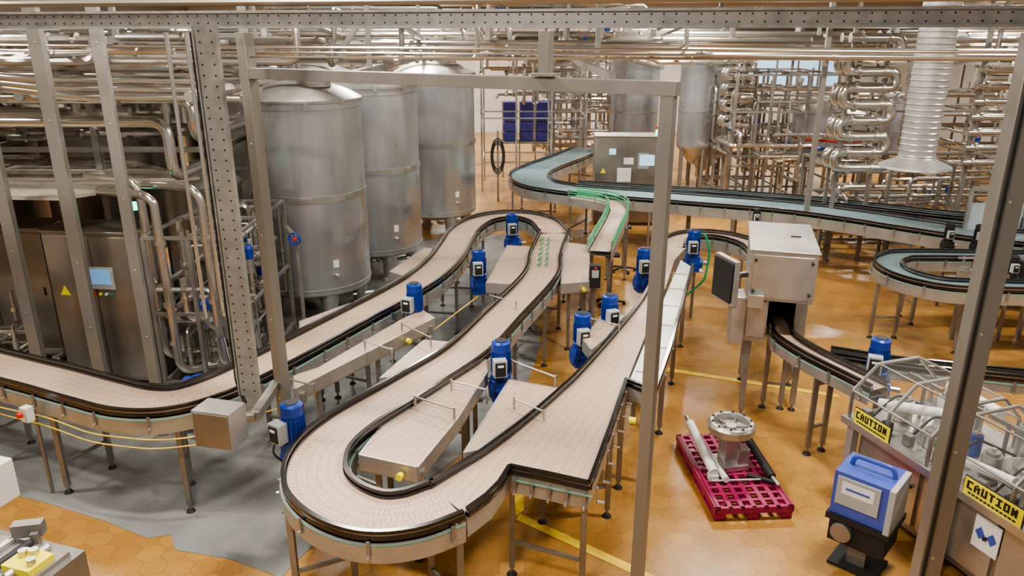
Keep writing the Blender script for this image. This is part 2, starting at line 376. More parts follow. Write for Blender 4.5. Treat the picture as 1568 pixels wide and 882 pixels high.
lane("teal_transport_conveyor",T,.95,belt=TBELT,legs=1.7,skirt=.24,seams=2)
lane("teal_transport_conveyor",[(1.55,17.9),(3.2,17.35),(5,16.7),(6.6,16.0),(8.3,14.9),(10.5,13.6)],.4,belt=TBELT,legs=2.0,skirt=.24)
c=MB("green_guard_chute")
GC=cat([Vector(p) for p in[(1.35,16.4),(2.0,15.9),(2.2,15.3),(2.05,14.4),(1.7,13.0),(1.45,12.0)]],6)
c.ribbon(offs(GC,.17),offs(GC,-.17),HB+.03,BELT); c.ribbon(offs(GC,-.17),offs(GC,.17),HB-.05,STEELD)
for sg in(1,-1):
    e=offs(GC,sg*.2); c.sweep(e,HB-.15,.012,.18,SKIRT)
    for z in(.08,.14,.2): c.tube([(p.x,p.y,HB+z) for p in e],.016,GREEN,n=6)
    for p in e[::5]: c.cyl((p.x,p.y,HB-.05),(p.x,p.y,HB+.22),.01,STEEL,n=6)
for p in[(1.35,12.2),(1.65,12.2),(1.85,14),(2.2,14),(2.1,15.7)]: leg(c,p[0],p[1],HB-.1)
c.build()
O=[(11,11.3),(9,11.65),(7.6,11.8)]+[(6.6+ .72*math.cos(a),11.05+.78*math.sin(a)) for a in [math.radians(x) for x in(95,120,145,170,195,220,245,270)]]+[(7.4,10.2),(9,10.05),(11,9.8)]
lane("oval_conveyor",O,.36,belt=TBELT,legs=1.2,skirt=.2)
c=MB("bottle_transfer_unit")
c.box((7.9,11.0,.95),(2.2,.5,.06),STEELD)
for k,(x,y,r,h,m) in enumerate([(6.95,11.0,.1,.18,STEEL),(7.25,11.1,.07,.26,WHITE),(7.5,10.95,.12,.14,STEEL),(7.85,11.05,.06,.3,RUB),(8.15,11.0,.13,.2,STEEL),(8.5,11.05,.09,.26,STEEL),(8.8,10.95,.07,.2,BLUE)]): c.cyl((x,y,.98),(x,y,.98+h),r,m,n=18); c.cyl((x,y,.98+h),(x,y,1.01+h),r*.6,STEELD,n=14)
for x in(6.95,8.0,8.9): c.bar((x,11,0),(x,11,.95),.06,.06,STEELD)
c.tube([(6.9,11.15,1.3),(8.9,11.15,1.3)],.02,PIPE,n=8)
for x in(7.0,7.9,8.8): c.bar((x,11.15,.95),(x,11.15,1.32),.03,.03,STEEL)
c.build()
lane("narrow_outfeed_conveyor",[(3.42,9.2),(3.36,8.75),(3.28,8.35),(3.40,7.85),(3.66,7.25),(3.78,6.98)],.2,legs=1.1,skirt=.16)
lane("narrow_outfeed_conveyor",[(3.62,7.85),(4.3,7.55),(5.0,7.35),(5.9,7.1),(7,6.8)],.14,legs=1.6,skirt=.14)
# ---------------------------------------------------------------- motors
def motor(x,y,z=1.05,rz=0,b=BLUE,s=1.3):
    mb=MB("gear_motor")
    def q(a,bb): c,sn=math.cos(rz),math.sin(rz); return (x+(a*c-bb*sn)*s,y+(a*sn+bb*c)*s)
    X,Y=q(0,0)
    mb.lathe((X,Y,z),[(0,.0),(.075*s,0),(.085*s,.02*s),(.085*s,.05*s),(.065*s,.06*s)],b,20)
    mb.lathe((X,Y,z),[(.07*s,.06*s),(.07*s,.25*s),(.078*s,.255*s),(.078*s,.33*s),(.06*s,.345*s),(0,.35*s)],b,20)
    mb.cyl((X,Y,z+.346*s),(X,Y,z+.352*s),.05*s,RUB,n=16)
    for i in range(18):
        a=2*math.pi*i/18; mb.box((X+.075*s*math.cos(a),Y+.075*s*math.sin(a),z+.155*s),(.018*s,.006*s,.18*s),b,rz=a)
    mb.box((X,Y,z-.09*s),(.17*s,.13*s,.19*s),b,rz=rz)
    mb.cyl((*q(-.1,0),z-.09*s),(*q(.12,0),z-.09*s),.07*s,b,n=18)
    mb.cyl((*q(.12,0),z-.09*s),(*q(.2,0),z-.09*s),.025*s,STEEL,n=10)
    p=q(-.03,-.11); mb.box((p[0],p[1],z+.15*s),(.11*s,.08*s,.15*s),GREYP,rz=rz)
    p=q(-.03,-.152); mb.box((p[0],p[1],z+.15*s),(.085*s,.01*s,.12*s),RUB,rz=rz); p=q(-.03,-.158); mb.box((p[0],p[1],z+.18*s),(.05*s,.006*s,.02*s),PAPER,rz=rz)
    mb.tube([(*q(-.05,-.12),z+.1*s),(*q(-.08,-.14),z-.02),(*q(-.05,-.05),z-.2)],.01,RUB,n=6,fil=.05)
    mb.bar((*q(.05,.05),z-.14*s),(*q(.05,.05),0.0),.045,.045,STEELD); mb.box((*q(.05,.05),z-.2*s),(.2*s,.18*s,.02),STEEL,rz=rz)
    mb.build(bevel=.004)
for m in[(0,13.1,1.1,.3),(-.50,10.9,1.05,.2),(-1.28,9.3,1.05,-.3),(-.12,7.45,1.02,.2),(-2.0,6.1,.98,-.6),(1.25,9.0,1.0,.4),(.86,8.55,.92,.3),(2.98,11.9,1.1,0),(2.03,11.1,1.02,.2),(3.95,7.42,1.06,-.4)]: motor(*m)
for m in[(7.5,12.5,1.2,0),(7.95,12.4,1.2,0),(7.6,10.9,1.1,0),(5.0,15.0,.9,0)]: motor(*m,b=RUB,s=.9)
c=MB("sensor_controller"); c.box((1.22,10.55,1.2),(.16,.14,.34),RUB); c.box((1.22,10.47,1.25),(.1,.01,.12),GREYP); c.bar((1.22,10.6,0),(1.22,10.6,1.1),.05,.05,STEELD); c.cyl((1.22,10.46,1.34),(1.22,10.44,1.34),.02,RED,n=12); c.build(.004)
for x,y in[(2.25,14.6),(1.75,12.6)]:
    c=MB("floor_stand"); c.cyl((x,y,.08),(x,y,.9),.025,STEELD,n=10)
    for k in range(5):
        a=k*1.257; c.bar((x,y,.09),(x+.25*math.cos(a),y+.25*math.sin(a),.05),.04,.03,RUB); c.cyl((x+.25*math.cos(a),y+.25*math.sin(a),0),(x+.25*math.cos(a),y+.25*math.sin(a),.05),.03,RUB,n=10)
    c.box((x,y,.92),(.25,.2,.04),RUB); c.build()
# ---------------------------------------------------------------- tanks
def tank(x,y,R,z0,z1,a0=0):
    mb=MB("stainless_storage_tank")
    mb.lathe((x,y,0),[(.12,z0-.22),(R*.6,z0-.12),(R*.96,z0),(R,z0+.04),(R,z1-.03)],TANK,64)
    mb.lathe((x,y,0),[(R,z1-.03),(R+.03,z1-.02),(R+.03,z1+.02),(R-.02,z1+.05),(R*.8,z1+.14),(R*.5,z1+.24),(.2,z1+.29),(0,z1+.3)],SKIRT,64)
    zm=z0+(z1-z0)*.52
    for zz,hh in((zm,.11),(z1-.12,.02),(z0+.12,.02)):
        mb.lathe((x,y,0),[(R,zz-hh/2),(R+.012,zz-hh/2),(R+.012,zz+hh/2),(R,zz+hh/2)],STEEL,64)
    for k in range(8):
        a=k*.785+.2; mb.box((x+(R+.014)*math.cos(a),y+(R+.014)*math.sin(a),zm),(.02,.16,.07),STEEL,rz=a)
    for k in range(4):
        a=a0+k*math.pi/2; px,py=x+R*.8*math.cos(a),y+R*.8*math.sin(a)
        mb.cyl((px,py,.05),(px,py,z0+.05),.11,SKIRT,r2=.16,n=14); mb.cyl((px,py,0),(px,py,.05),.15,GREYP,n=14)
    mb.cyl((x+.3,y-.25,z1+.2),(x+.3,y-.25,z1+.33),.24,STEEL,n=24); mb.cyl((x+.3,y-.25,z1+.33),(x+.3,y-.25,z1+.37),.27,STEEL,n=24)
    mb.cyl((x-.25,y,z1+.2),(x-.25,y,z1+.5),.05,PIPE,n=12); mb.cyl((x-.1,y+.3,z1+.2),(x-.1,y+.3,z1+.6),.035,PIPE,n=12)
    for k in range(10):
        a=k*.628; mb.box((x+(R+.02)*math.cos(a),y+(R+.02)*math.sin(a),z1-.02),(.05,.06,.08),STEEL,rz=a)
    a=math.radians(-55); px,py=x+(R+.01)*math.cos(a),y+(R+.01)*math.sin(a)
    mb.box((px,py,z0+.55),(.015,.09,.12),PAPER,rz=a); mb.cyl((px,py,z0+.35),(px+.1*math.cos(a),py+.1*math.sin(a),z0+.35),.04,PIPE,n=12)
    mb.tube([(x,y,z0-.2),(x,y,.18),(x+.9,y+.4,.18)],.04,PIPE,n=10,fil=.1)
    mb.build()
tank(-3.38,12.4,.92,.5,3.6,.5); tank(-2.74,14.7,.92,.5,3.66,.5); tank(-1.8,17.9,.92,.5,3.72,.5)
# ---------------------------------------------------------------- frames, posts
def post(name,x,y,z0,z1,w,rz=0,m=POST,base=True):
    mb=MB(name); 
    mb.box((x,y,(z0+z1)/2),(w,w,z1-z0),m,rz=rz)
    if base: mb.box((x,y,.01),(w*2,w*2,.02),m,rz=rz)
    for k in range(int((z1-z0)/.8)):
        z=z0+.5+k*.8; c,s=math.cos(rz),math.sin(rz); mb.cyl((x+s*w*.5,y-c*w*.5,z),(x+s*w*.54,y-c*w*.54,z),.012,STEEL,n=8)
    return mb
pa=math.atan2(-1.8,3.14)
g=post("portal_frame",-2.19,6.48,0,4.60,.10,pa)
w=.085
g.box((.95,4.68,2.12),(w,w,4.24),POST,rz=pa); g.box((.95,4.68,.01),(.26,.26,.02),POST,rz=pa)
g.bar((-2.22,6.50,4.28),(1.0,4.65,4.28),.09,.085,POST)
g.box((.22,5.1,4.46),(.075,.075,.30),POST,rz=pa); g.box((.22,5.08,4.34),(.16,.12,.02),POST,rz=pa)
g.bar((-2.25,6.5,1.42),(-2.25,5.85,1.42),.08,.08,POST)
g.build(.004)
g=post("support_post",2.80,4.2,0,4.60,.135,-.15); g.box((2.745,4.13,2.3),(.02,.01,4.5),RUB,rz=-.15); g.build(.004)
for x,y,z,ww in[(-4.99,8.3,5.6,.13),(-4.19,8.0,5.6,.11),(-6.05,8.8,5.6,.13),(-3.25,9.6,5.5,.09),(-7.9,9.3,5.6,.13)]: post("support_post",x,y,0,z,ww,.2).build(.004)
g=MB("perforated_cable_column")
cx,cy=-2.28,5.92
g.box((cx,cy,3.12),(.17,.05,3.05),GALV,rz=-.2); g.box((cx-.09,cy+.06,3.12),(.012,.14,3.05),GALV,rz=-.2)
for i in range(38):
    z=1.65+i*.08
    for dx in(-.05,.05):
        px,py=cx+dx*math.cos(-.2),cy+dx*math.sin(-.2); n=(math.sin(-.2),-math.cos(-.2))
        g.cyl((px+n[0]*.025,py+n[1]*.025,z),(px+n[0]*.027,py+n[1]*.027,z),.008,HOLE,n=8)
for i,dx in enumerate((-.115,-.135)): g.tube([(cx+dx,cy+.03,4.6),(cx+dx,cy+.03,1.7),(cx+dx+.05,cy+.03,1.5)],.008,RUB,n=6,fil=.05)
g.build()
g=MB("junction_box")
g.box((-2.5,5.72,1.42),(.36,.24,.34),SKIRT,rz=-.25); g.box((-2.53,5.6,1.42),(.33,.015,.31),CABS,rz=-.25); g.bar((-2.5,5.76,1.42),(-2.25,5.85,1.42),.07,.07,STEELD)
g.box((-2.47,5.59,1.33),(.05,.004,.05),YELB,rz=-.25); g.build(.008)
def perfbeam(name,a,b,h,t=.1,holes=.085,m=GALV):
    mb=MB(name); a=Vector(a);b=Vector(b); mb.bar(a,b,t,h*.72,m)
    up=Vector((0,0,1)); d=(b-a).normalized(); n=Vector((d.y,-d.x,0))
    mb.bar(a+up*h*.43+n*.01,b+up*h*.43+n*.01,t+.03,h*.14,m); mb.bar(a-up*h*.43+n*.01,b-up*h*.43+n*.01,t+.03,h*.14,m)
    L=(b-a).length
    for i in range(int(L/holes)):
        for z in(-.2*h,.2*h):
            p=a+d*(i+.5)*holes+up*z+n*(t/2); mb.cyl(p,p+n*.002,.007,HOLE,n=6)
    mb.build()
perfbeam("overhead_cable_beam",(-8.5,7.4,4.69),(8,4.32,4.70),.13)
g=MB("overhead_conduit")
g.tube([(-9,9.2,4.48),(9,6.9,4.40)],.013,PIPE,n=8); g.tube([(-9,9.4,4.42),(9,7.1,4.35)],.010,PIPE,n=8)
g.tube([(-8.5,7.9,4.84),(8,4.9,4.84)],.03,PIPED,n=8)
g.tube([(-2.1,6.3,4.41),(8,5.6,4.40)],.010,PIPE,n=8); g.build()
# ---------------------------------------------------------------- left area
def cabinet(name,x,y,w,d,h,rz,screen=True,doors=2,z0=.08,m=CABS,sa=None):
    mb=MB(name); c,s=math.cos(rz),math.sin(rz)
    def q(a,b): return (x+a*c-b*s,y+a*s+b*c)
    mb.box((*q(0,0),z0+(h-z0)/2),(w,d,h-z0),m,rz=rz)
    for k in range(4): 
        p=q((-.42,.42)[k%2]*w,(-.4,.4)[k//2]*d); mb.cyl((*p,0),(*p,z0),.03,RUB,n=10)
    mb.box((*q(0,-.01),h+.012),(w+.05,d+.05,.025),m,rz=rz)
    for k in range(doors):
        a=-w/2+w*(k+.5)/doors; mb.box((*q(a,-d/2-.01),z0+(h-z0)/2),(w/doors-.03,.02,h-z0-.1),m,rz=rz)
        mb.box((*q(a+w/doors*.38,-d/2-.03),h*.55),(.02,.02,.12),DARK,rz=rz)
    if screen:
        a=-w/2+w*.35 if sa is None else sa
        mb.box((*q(a,-d/2-.03),h*.72),(.36,.03,.30),GREYP,rz=rz); mb.box((*q(a,-d/2-.047),h*.73),(.29,.008,.21),SCREEN,rz=rz)
        for k in range(4): mb.cyl((*q(a-.12+k*.08,-d/2-.02),h*.72-.22),(*q(a-.12+k*.08,-d/2-.05),h*.72-.22),.018,(RED,YELB,WHITE,GREEN)[k],n=12)
    a=-w/2+.2; p=q(a,-d/2-.022); ux=Vector((c,s,0)); 
    P0=Vector((*p,h*.60)); mb.add([P0-ux*.075,P0+ux*.075,P0+Vector((0,0,.135))],[(0,1,2)],YELB)
    return mb
m=cabinet("control_cabinet",-5.45,9.7,1.3,.6,2.15,-.12,sa=.1); m.cyl((-4.9,9.55,2.18),(-4.9,9.55,2.42),.03,RUB,n=10); m.cyl((-4.9,9.55,2.42),(-4.9,9.55,2.52),.05,GLOWG,n=14); m.build(.006)
cabinet("control_cabinet",-7.4,10.5,1.7,.6,2.0,-.05,screen=False).build(.006)
g=MB("equipment_canopy")
g.poly([(-5.5,9.0),(-4.35,10.4),(-6.9,12.6),(-10.5,12),(-9.6,9.3)],2.66,2.70,CANO,CANO)
for p in[(-5.5,9.15),(-4.5,10.4),(-6.8,12.4),(-9.5,9.5)]: g.bar((*p,0),(*p,2.66),.08,.08,STEELD)
g.build()
def flange(mb,p,d,r,m=PIPE):
    p=Vector(p);d=Vector(d).normalized(); mb.cyl(p-d*.025,p+d*.025,r*1.5,m,n=12)
def cluster(mb,x0,x1,y0,y1,z0,z1,n,r0,r1,seed,ax=(1,1,1),mats=(PIPE,PIPE,PIPED,STEEL)):
    rd=random.Random(seed); lo=(x0,y0,z0);hi=(x1,y1,z1)
    for k in range(n):
        p=[rd.uniform(lo[i],hi[i]) for i in range(3)]; path=[tuple(p)]; last=-1; r=rd.uniform(r0,r1); m=rd.choice(mats)
        for s in range(rd.randint(2,4)):
            a=rd.choices([0,1,2],ax)[0]
            if a==last: a=(a+rd.choice([1,2]))%3
            last=a; nv=rd.uniform(lo[a],hi[a])
            if abs(nv-p[a])<r*5: nv=lo[a] if p[a]-lo[a]>hi[a]-p[a] else hi[a]
            p[a]=nv; path.append(tuple(p))
        mb.tube(path,r,m,n=8,fil=r*3)
        for i in range(len(path)-1):
            a=Vector(path[i]);b=Vector(path[i+1]); d=b-a
            if d.length>.5: flange(mb,a+d*.5,d,r); 
            if d.length>1.0 and rd.random()<.5: flange(mb,a+d*.25,d,r)
            if d.length>.6 and rd.random()<.16:
                q=a+d*.35; mb.cyl(q,q+Vector((0,0,.16)),r*1.2,STEEL,n=10); mb.cyl(q+Vector((0,0,.16)),q+Vector((0,0,.28)),r*1.7,rd.choice((BLUE,STEEL,GREYP,STEEL)),n=12)
def rack(mb,x0,x1,y0,y1,zs,nx,ny,w=.07,m=STEELD):
    zt=max(zs)
    for i in range(nx+1):
        for j in range(ny+1):
            x=x0+(x1-x0)*i/nx;y=y0+(y1-y0)*j/ny; mb.box((x,y,zt/2),(w,w,zt),m)
    for z in zs:
        for j in range(ny+1): y=y0+(y1-y0)*j/ny; mb.bar((x0,y,z),(x1,y,z),w*.8,w*.8,m)
        for i in range(nx+1): x=x0+(x1-x0)*i/nx; mb.bar((x,y0,z),(x,y1,z),w*.8,w*.8,m)
g=MB("process_pipework"); rack(g,-11,-4.3,10.9,14.5,(3.0,3.8,4.5),4,2,.09); cluster(g,-11,-4.1,10.9,14.8,3.1,4.7,46,.035,.08,3,(3,1,1)); g.build()
g=MB("process_pipework"); cluster(g,-4.5,-3.5,9.0,11.0,.15,2.2,44,.018,.045,5,(1,1,2)); cluster(g,-12,-6.4,8.9,10.0,.1,1.3,26,.02,.05,8); rack(g,-4.55,-3.45,8.95,11.1,(.25,1.2,2.2),2,2,.05); g.build()
g=MB("process_pipework"); cluster(g,-9,-3.6,8.8,11.5,3.85,4.6,16,.035,.07,15,(3,1,.6))
for i,z in enumerate((3.55,3.82,4.08)):
    g.tube([(-10,9.6+.2*i,z),(-4.3+.25*i,9.5+.2*i,z),(-4.3+.25*i,9.5+.2*i,z-.7+.2*i),(-4.3+.25*i,11.6,z-.7+.2*i)],.07,PIPE,n=16,fil=.22)
    for x in(-8.2,-6.6,-5.2): flange(g,(x+.2*i,9.58+.2*i,z),(1,0,0),.07)
g.build()
g=MB("drop_pipes")
for i,(x,y) in enumerate([(-4.25,8.75),(-3.75,8.9),(-4.62,9.2)]):
    g.tube([(x-.9,y+.5,2.72+.06*i),(x-.1,y,2.78+.06*i),(x,y,2.7),(x+.02,y-.02,.5),(x+.3,y+.4,.4)],.052,PIPE,n=14,fil=.2)
    for z in(2.2,1.4,.9): flange(g,(x,y,z),(0,0,1),.048)
for i in range(3):
    x=-6.8+i*.28; g.tube([(x,8.9,5.2),(x,8.95,4.2-.08*i),(x+1.2,8.9,4.1-.1*i),(x+3.0,9.2,4.05-.1*i)],.05,PIPE,n=12,fil=.25)
for i in range(3):
    x=-3.35+i*.16; g.tube([(x-.1,7.9+i*.1,4.6),(x-.1,7.9+i*.1,1.5),(x-.1,8.3+i*.1,1.2),(x-.1,8.5+i*.1,.3)],.022,PIPE,n=10,fil=.1)
g.build()
g=MB("transfer_pump")
g.cyl((-3.75,8.0,.62),(-3.35,7.95,.62),.17,BLUE,n=24); g.cyl((-3.35,7.95,.62),(-3.2,7.94,.62),.12,STEEL,n=20); g.cyl((-3.85,8.01,.62),(-3.75,8.0,.62),.15,BLUE,n=24)
for k in range(16):
    a=k*math.pi/8; g.box((-3.55,7.98+.18*math.cos(a),.62+.18*math.sin(a)),(.36,.012,.03),BLUE,rx=a)
g.box((-3.55,7.98,.25),(.5,.3,.05),STEELD)
for dx in(-.2,.2):
    for dy in(-.1,.1): g.bar((-3.55+dx,7.98+dy,.25),(-3.55+dx,7.98+dy,0),.04,.04,STEELD)
g.box((-3.55,7.98,.38),(.3,.2,.22),BLUE); g.build(.004)
g=MB("valve_actuator")
for x,y,z in((-3.6,10.3,1.3),(-3.5,9.6,1.75),(-4.0,9.1,1.15),(-3.62,9.3,.9)):
    g.cyl((x,y,z-.2),(x,y,z),.05,STEEL,n=14); g.cyl((x,y,z),(x,y,z+.14),.06,BLUE,n=18); g.lathe((x,y,z+.14),[(.06,0),(.04,.04),(0,.05)],BLUE,18); g.cyl((x,y,0),(x,y,z-.2),.03,PIPE,n=10)
g.build()
def vat(name,x,y,r,z0,z1,m=TANK,cone=True,lid=True):
    mb=MB(name)
    pr=[(.06,z0-.5),(.1,z0-.45),(r,z0),(r,z1)] if cone else [(0,z0),(r,z0),(r,z1)]
    mb.lathe((x,y,0),pr,m,48)
    if lid: mb.lathe((x,y,0),[(r+.02,z1-.03),(r+.02,z1+.02),(r*.6,z1+.18),(.15,z1+.26),(.15,z1+.36),(0,z1+.36)],STEEL,48)
    for k in range(4):
        a=.6+k*math.pi/2; mb.cyl((x+r*.9*math.cos(a),y+r*.9*math.sin(a),0),(x+r*.9*math.cos(a),y+r*.9*math.sin(a),z0+.1),.045,STEELD,n=10)
    mb.lathe((x,y,0),[(r,z0+.4*(z1-z0)),(r+.01,z0+.4*(z1-z0)),(r+.01,z0+.4*(z1-z0)+.06),(r,z0+.4*(z1-z0)+.06)],STEEL,48)
    mb.build()
vat("process_vat",-7.1,13.4,1.1,1.0,4.0,m=CABS); vat("process_vat",-5.4,14.8,.9,1.0,3.9,m=CABS); vat("process_vat",-9.6,13.4,1.1,1.0,4.0,m=CABS)
vat("process_vat",-5.0,12.0,.6,.8,2.3); vat("process_vat",-4.6,18,.95,.6,3.7,m=CABS); vat("process_vat",-3.8,21,.95,.6,3.7)
g=MB("handwheel_valve"); hx,hy=-2.95,9.9
g.tube([(hx-.3,hy+.6,1.95),(hx,hy,1.95)],.04,PIPE,n=10); g.tube([(hx+.08*math.cos(a),hy-.05,1.95+.08*math.sin(a)) for a in [i*math.pi/10 for i in range(20)]],.011,BLUE,n=6,closed=True)
for a in(0,1.57): g.bar((hx-.08*math.cos(a),hy-.05,1.95-.08*math.sin(a)),(hx+.08*math.cos(a),hy-.05,1.95+.08*math.sin(a)),.015,.015,BLUE)
g.cyl((hx,hy-.06,1.95),(hx,hy-.03,1.95),.025,RED,n=10); g.bar((hx,hy+.05,0),(hx,hy+.05,1.95),.04,.04,STEELD); g.build()
# ---------------------------------------------------------------- overhead pipe runs
g=MB("overhead_pipe_rack"); rd=random.Random(4)
for i in range(15):
    y=9.6+i*.55; z=4.25+.09*(i%4)-.012*i; x1=rd.uniform(-1.5,3.5)
    if y<12: x1=rd.uniform(-2.8,-1)
    g.tube([(-12,y+.8,z),(x1,y,z),(x1,y,z+rd.choice((-.35,.5))),(x1,y+2.5,z+.3)],rd.uniform(.03,.05),PIPE if i%3 else PIPED,n=8,fil=.15)
    for k in range(6): flange(g,(-10+k*1.7,y+.6,z),(1,0,0),.045)
for x in(-9,-5.5,-2.0,1.2):
    g.bar((x,9.3,4.1),(x,18,4.1),.09,.09,STEELD); g.bar((x,11,4.1),(x,11,6.5),.07,.07,STEELD); g.bar((x,17,4.1),(x,17,6.5),.07,.07,STEELD)
g.build()
g=MB("overhead_pipe_rack")
cluster(g,-8,4,17,30,3.8,5.4,46,.03,.08,21,(4,1,.6)); cluster(g,1,17,14.5,26,4.0,5.2,32,.03,.07,22,(4,1.4,.6))
for i in range(12):
    y=15+i*1.0; g.tube([(1.5+.3*i,y,4.3+.07*i),(19,y-.5,4.25+.07*i)],.04+.01*(i%3),PIPE if i%2 else PIPED,n=8)
for x in(6,10,14):
    g.bar((x,14,4.15),(x,27,4.5),.1,.1,STEELD); g.bar((x,15,0),(x,15,6.8),.09,.09,POST); g.bar((x,23,0),(x,23,6.8),.1,.1,POST)
g.build()
g=MB("roof_steelwork")
for y in range(12,37,4):
    g.bar((XL,y,6.3),(XR,y,6.3),.15,.3,POST); g.bar((XL,y,7.2),(XR,y,7.2),.12,.12,POST)
    for x in range(-14,20,2): g.bar((x,y,6.3),(x+1,y,7.2),.06,.06,POST); g.bar((x+1,y,7.2),(x+2,y,6.3),.06,.06,POST)
for x in(-9,-3,3,9,15): g.bar((x,8,6.0),(x,YB,6.0),.12,.25,POST)
g.build()
# ---------------------------------------------------------------- background machinery
m=cabinet("operator_cabinet",2.85,18.75,1.6,.7,2.2,-.03,screen=False,doors=2,m=CABS)
m.box((3.30,18.38,1.62),(.44,.03,.38),GREYP); m.box((3.30,18.36,1.64),(.36,.01,.26),SCRW); m.box((2.75,18.36,1.28),(.34,.01,.34),PAPER); m.box((2.45,18.36,1.85),(.16,.01,.14),SCRW); m.box((2.85,18.36,1.62),(.24,.01,.16),PAPER)
m.cyl((3.55,18.6,2.16),(3.55,18.6,2.36),.04,GLOWG,n=12); m.cyl((3.55,18.6,2.36),(3.55,18.6,2.44),.04,RED,n=12); m.build(.006)
vat("hopper_tank",5.05,21.2,.45,1.6,3.9); vat("hopper_tank",3.9,24.5,.75,1.0,4.0); vat("hopper_tank",6.1,24,.7,.9,3.6)
vat("round_filler",8.6,20.5,1.05,1.5,2.6,cone=False); vat("round_filler",10.9,22,1.0,1.4,2.8,cone=False)
g=MB("round_filler_trim"); 
g.tube([(8.6+1.08*math.cos(a),20.5+1.08*math.sin(a),1.75) for a in [i*math.pi/16 for i in range(32)]],.04,BLUE,n=6,closed=True)
g.tube([(8.6+1.08*math.cos(a),20.5+1.08*math.sin(a),1.95) for a in [i*math.pi/16 for i in range(32)]],.03,RED,n=6,closed=True); g.build()
g=MB("process_skid"); rack(g,5.6,8.3,19.3,22.5,(.5,1.6,2.7,3.6),3,2,.06); cluster(g,5.5,8.6,18.9,23,.3,3.7,42,.025,.055,31); g.build()
g=MB("process_skid"); rack(g,1.4,4.4,25.5,31,(1.2,2.4,3.6,4.5),3,2,.07); cluster(g,.8,4.6,25.5,31,.3,4.6,50,.03,.08,32); g.build()
g=MB("process_skid"); rack(g,8.6,16.5,18.5,24,(.8,1.8,2.8,3.9),3,1,.07); cluster(g,9.6,16.5,18.0,24,.3,4.2,32,.03,.065,33,(3,1,1)); g.build()
g=MB("process_skid"); rack(g,-9.5,-3,22.5,30,(1.2,2.4,3.6,4.5),5,2,.09); cluster(g,-9.5,-2.6,20,30,.4,4.6,50,.04,.1,34); g.build()
g=MB("process_skid"); rack(g,6.6,10.5,15.6,17.0,(.4,1.0,2.0),3,1,.06); cluster(g,6.5,11,15.6,17.5,.2,1.8,26,.025,.05,35); g.build()
g=MB("tank_farm_frame"); rack(g,-.9,2.2,22.6,24.6,(.9,2.2,3.9),3,1,.05,STEEL); cluster(g,-.9,2.2,22.4,24.6,2.6,3.9,14,.02,.05,36); g.build()
g=MB("filler_enclosure")
for i in range(7):
    x=8.4+i*1.1; g.box((x,13.55,.95),(.06,.06,1.9),SKIRT)
    if i<6: g.box((x+.55,13.6,1.35),(1.0,.02,.55),PANEL); g.box((x+.55,13.6,.55),(1.0,.02,.7),SKIRT)
g.bar((8.4,13.55,1.9),(15,13.55,1.9),.07,.07,SKIRT); g.bar((8.4,13.55,1.0),(15,13.55,1.0),.05,.05,SKIRT)
for k,(x,z) in enumerate(((9.1,1.2),(9.6,1.3),(10.4,1.2),(11.0,1.25))): g.box((x,13.45,z),(.25,.12,.3),(RUB,STEELD,RUB,BLUE)[k])
g.build()
g=MB("crate_stack")
for i in range(3):
    for k in range(4): g.box((-.05+i*.52,25.3,.25+k*.32+1.1),(.46,.5,.27),PURP); 
for x in(-.3,.25,.77,1.3): g.bar((x,24.95,0),(x,24.95,2.5),.04,.04,STEELD)
g.box((.47,25.3,1.15),(1.7,.6,.06),STEELD); g.build(.01)
g=MB("hose_reel"); 
for r in(.28,.33,.38): g.tube([(-.4+r*.5*math.cos(a),21.2,1.3+r*1.3*math.sin(a)) for a in[i*math.pi/12 for i in range(24)]],.02,RUB,n=6,closed=True)
g.bar((-.4,21.3,0),(-.4,21.3,2.0),.06,.06,STEELD); g.build()
def serp(name,x0,x1,y,z0,z1,n,r,rows=2):
    mb=MB(name)
    for q in range(rows):
        yy=y+q*r*4; dz=(z1-z0)/n; P=[]
        for i in range(n+1):
            z=z1-i*dz; a,b=(x0,x1) if i%2==0 else (x1,x0); P+=[(a,yy,z),(b,yy,z)]
        mb.tube(P,r,PIPE,n=12,fil=dz*.48)
        for i in range(n+1):
            for x in(x0+.25,x1-.25): flange(mb,(x,yy,z1-i*dz),(1,0,0),r)
    for x in(x0+.15,x1-.15): mb.bar((x,y+r*1.6,0),(x,y+r*1.6,z1+.2),.07,.07,STEELD)
    mb.build()
serp("serpentine_heat_exchanger",6.5,7.5,15.2,2.0,4.5,8,.095); serp("serpentine_heat_exchanger",5.5,6.2,20.0,2.3,3.9,8,.07)
g=MB("horizontal_pipe_bank")
for i in range(8):
    z=2.1+i*.30; g.tube([(9.1,15.2,z),(19,15.0,z+.03)],.065,PIPE,n=12); 
    for x in(9.3,11.5,13.8): flange(g,(x,15.19,z),(1,0,0),.065)
for x in(9.25,11.9,14.8,17.5): g.bar((x,15.32,0),(x,15.32,4.8),.08,.08,POST)
g.build()
g=MB("spiral_ventilation_duct"); dx,dy=7.25,13.5
g.lathe((dx,dy,0),[(.60,2.30),(.59,2.34),(.33,2.46),(.30,2.5)],DUCT,48); g.lathe((dx,dy,0),[(.60,2.30),(.30,2.48)],DUCT,48)
pr=[]; z=2.5
while z<6.6: pr+=[(.30,z),(.315,z+.02),(.30,z+.04)]; z+=.1
g.lathe((dx,dy,0),pr,DUCT,40); g.cyl((dx,dy,6.5),(dx,dy,7.38),.3,DUCT,n=32); g.build()
g=MB("window_1"); g.box((13,YB-.05,3.2),(5,.06,2.0),SCRW)
for i in range(6): g.bar((10.5+i,YB-.1,2.2),(10.5+i,YB-.1,4.2),.08,.08,POST)
g.build()
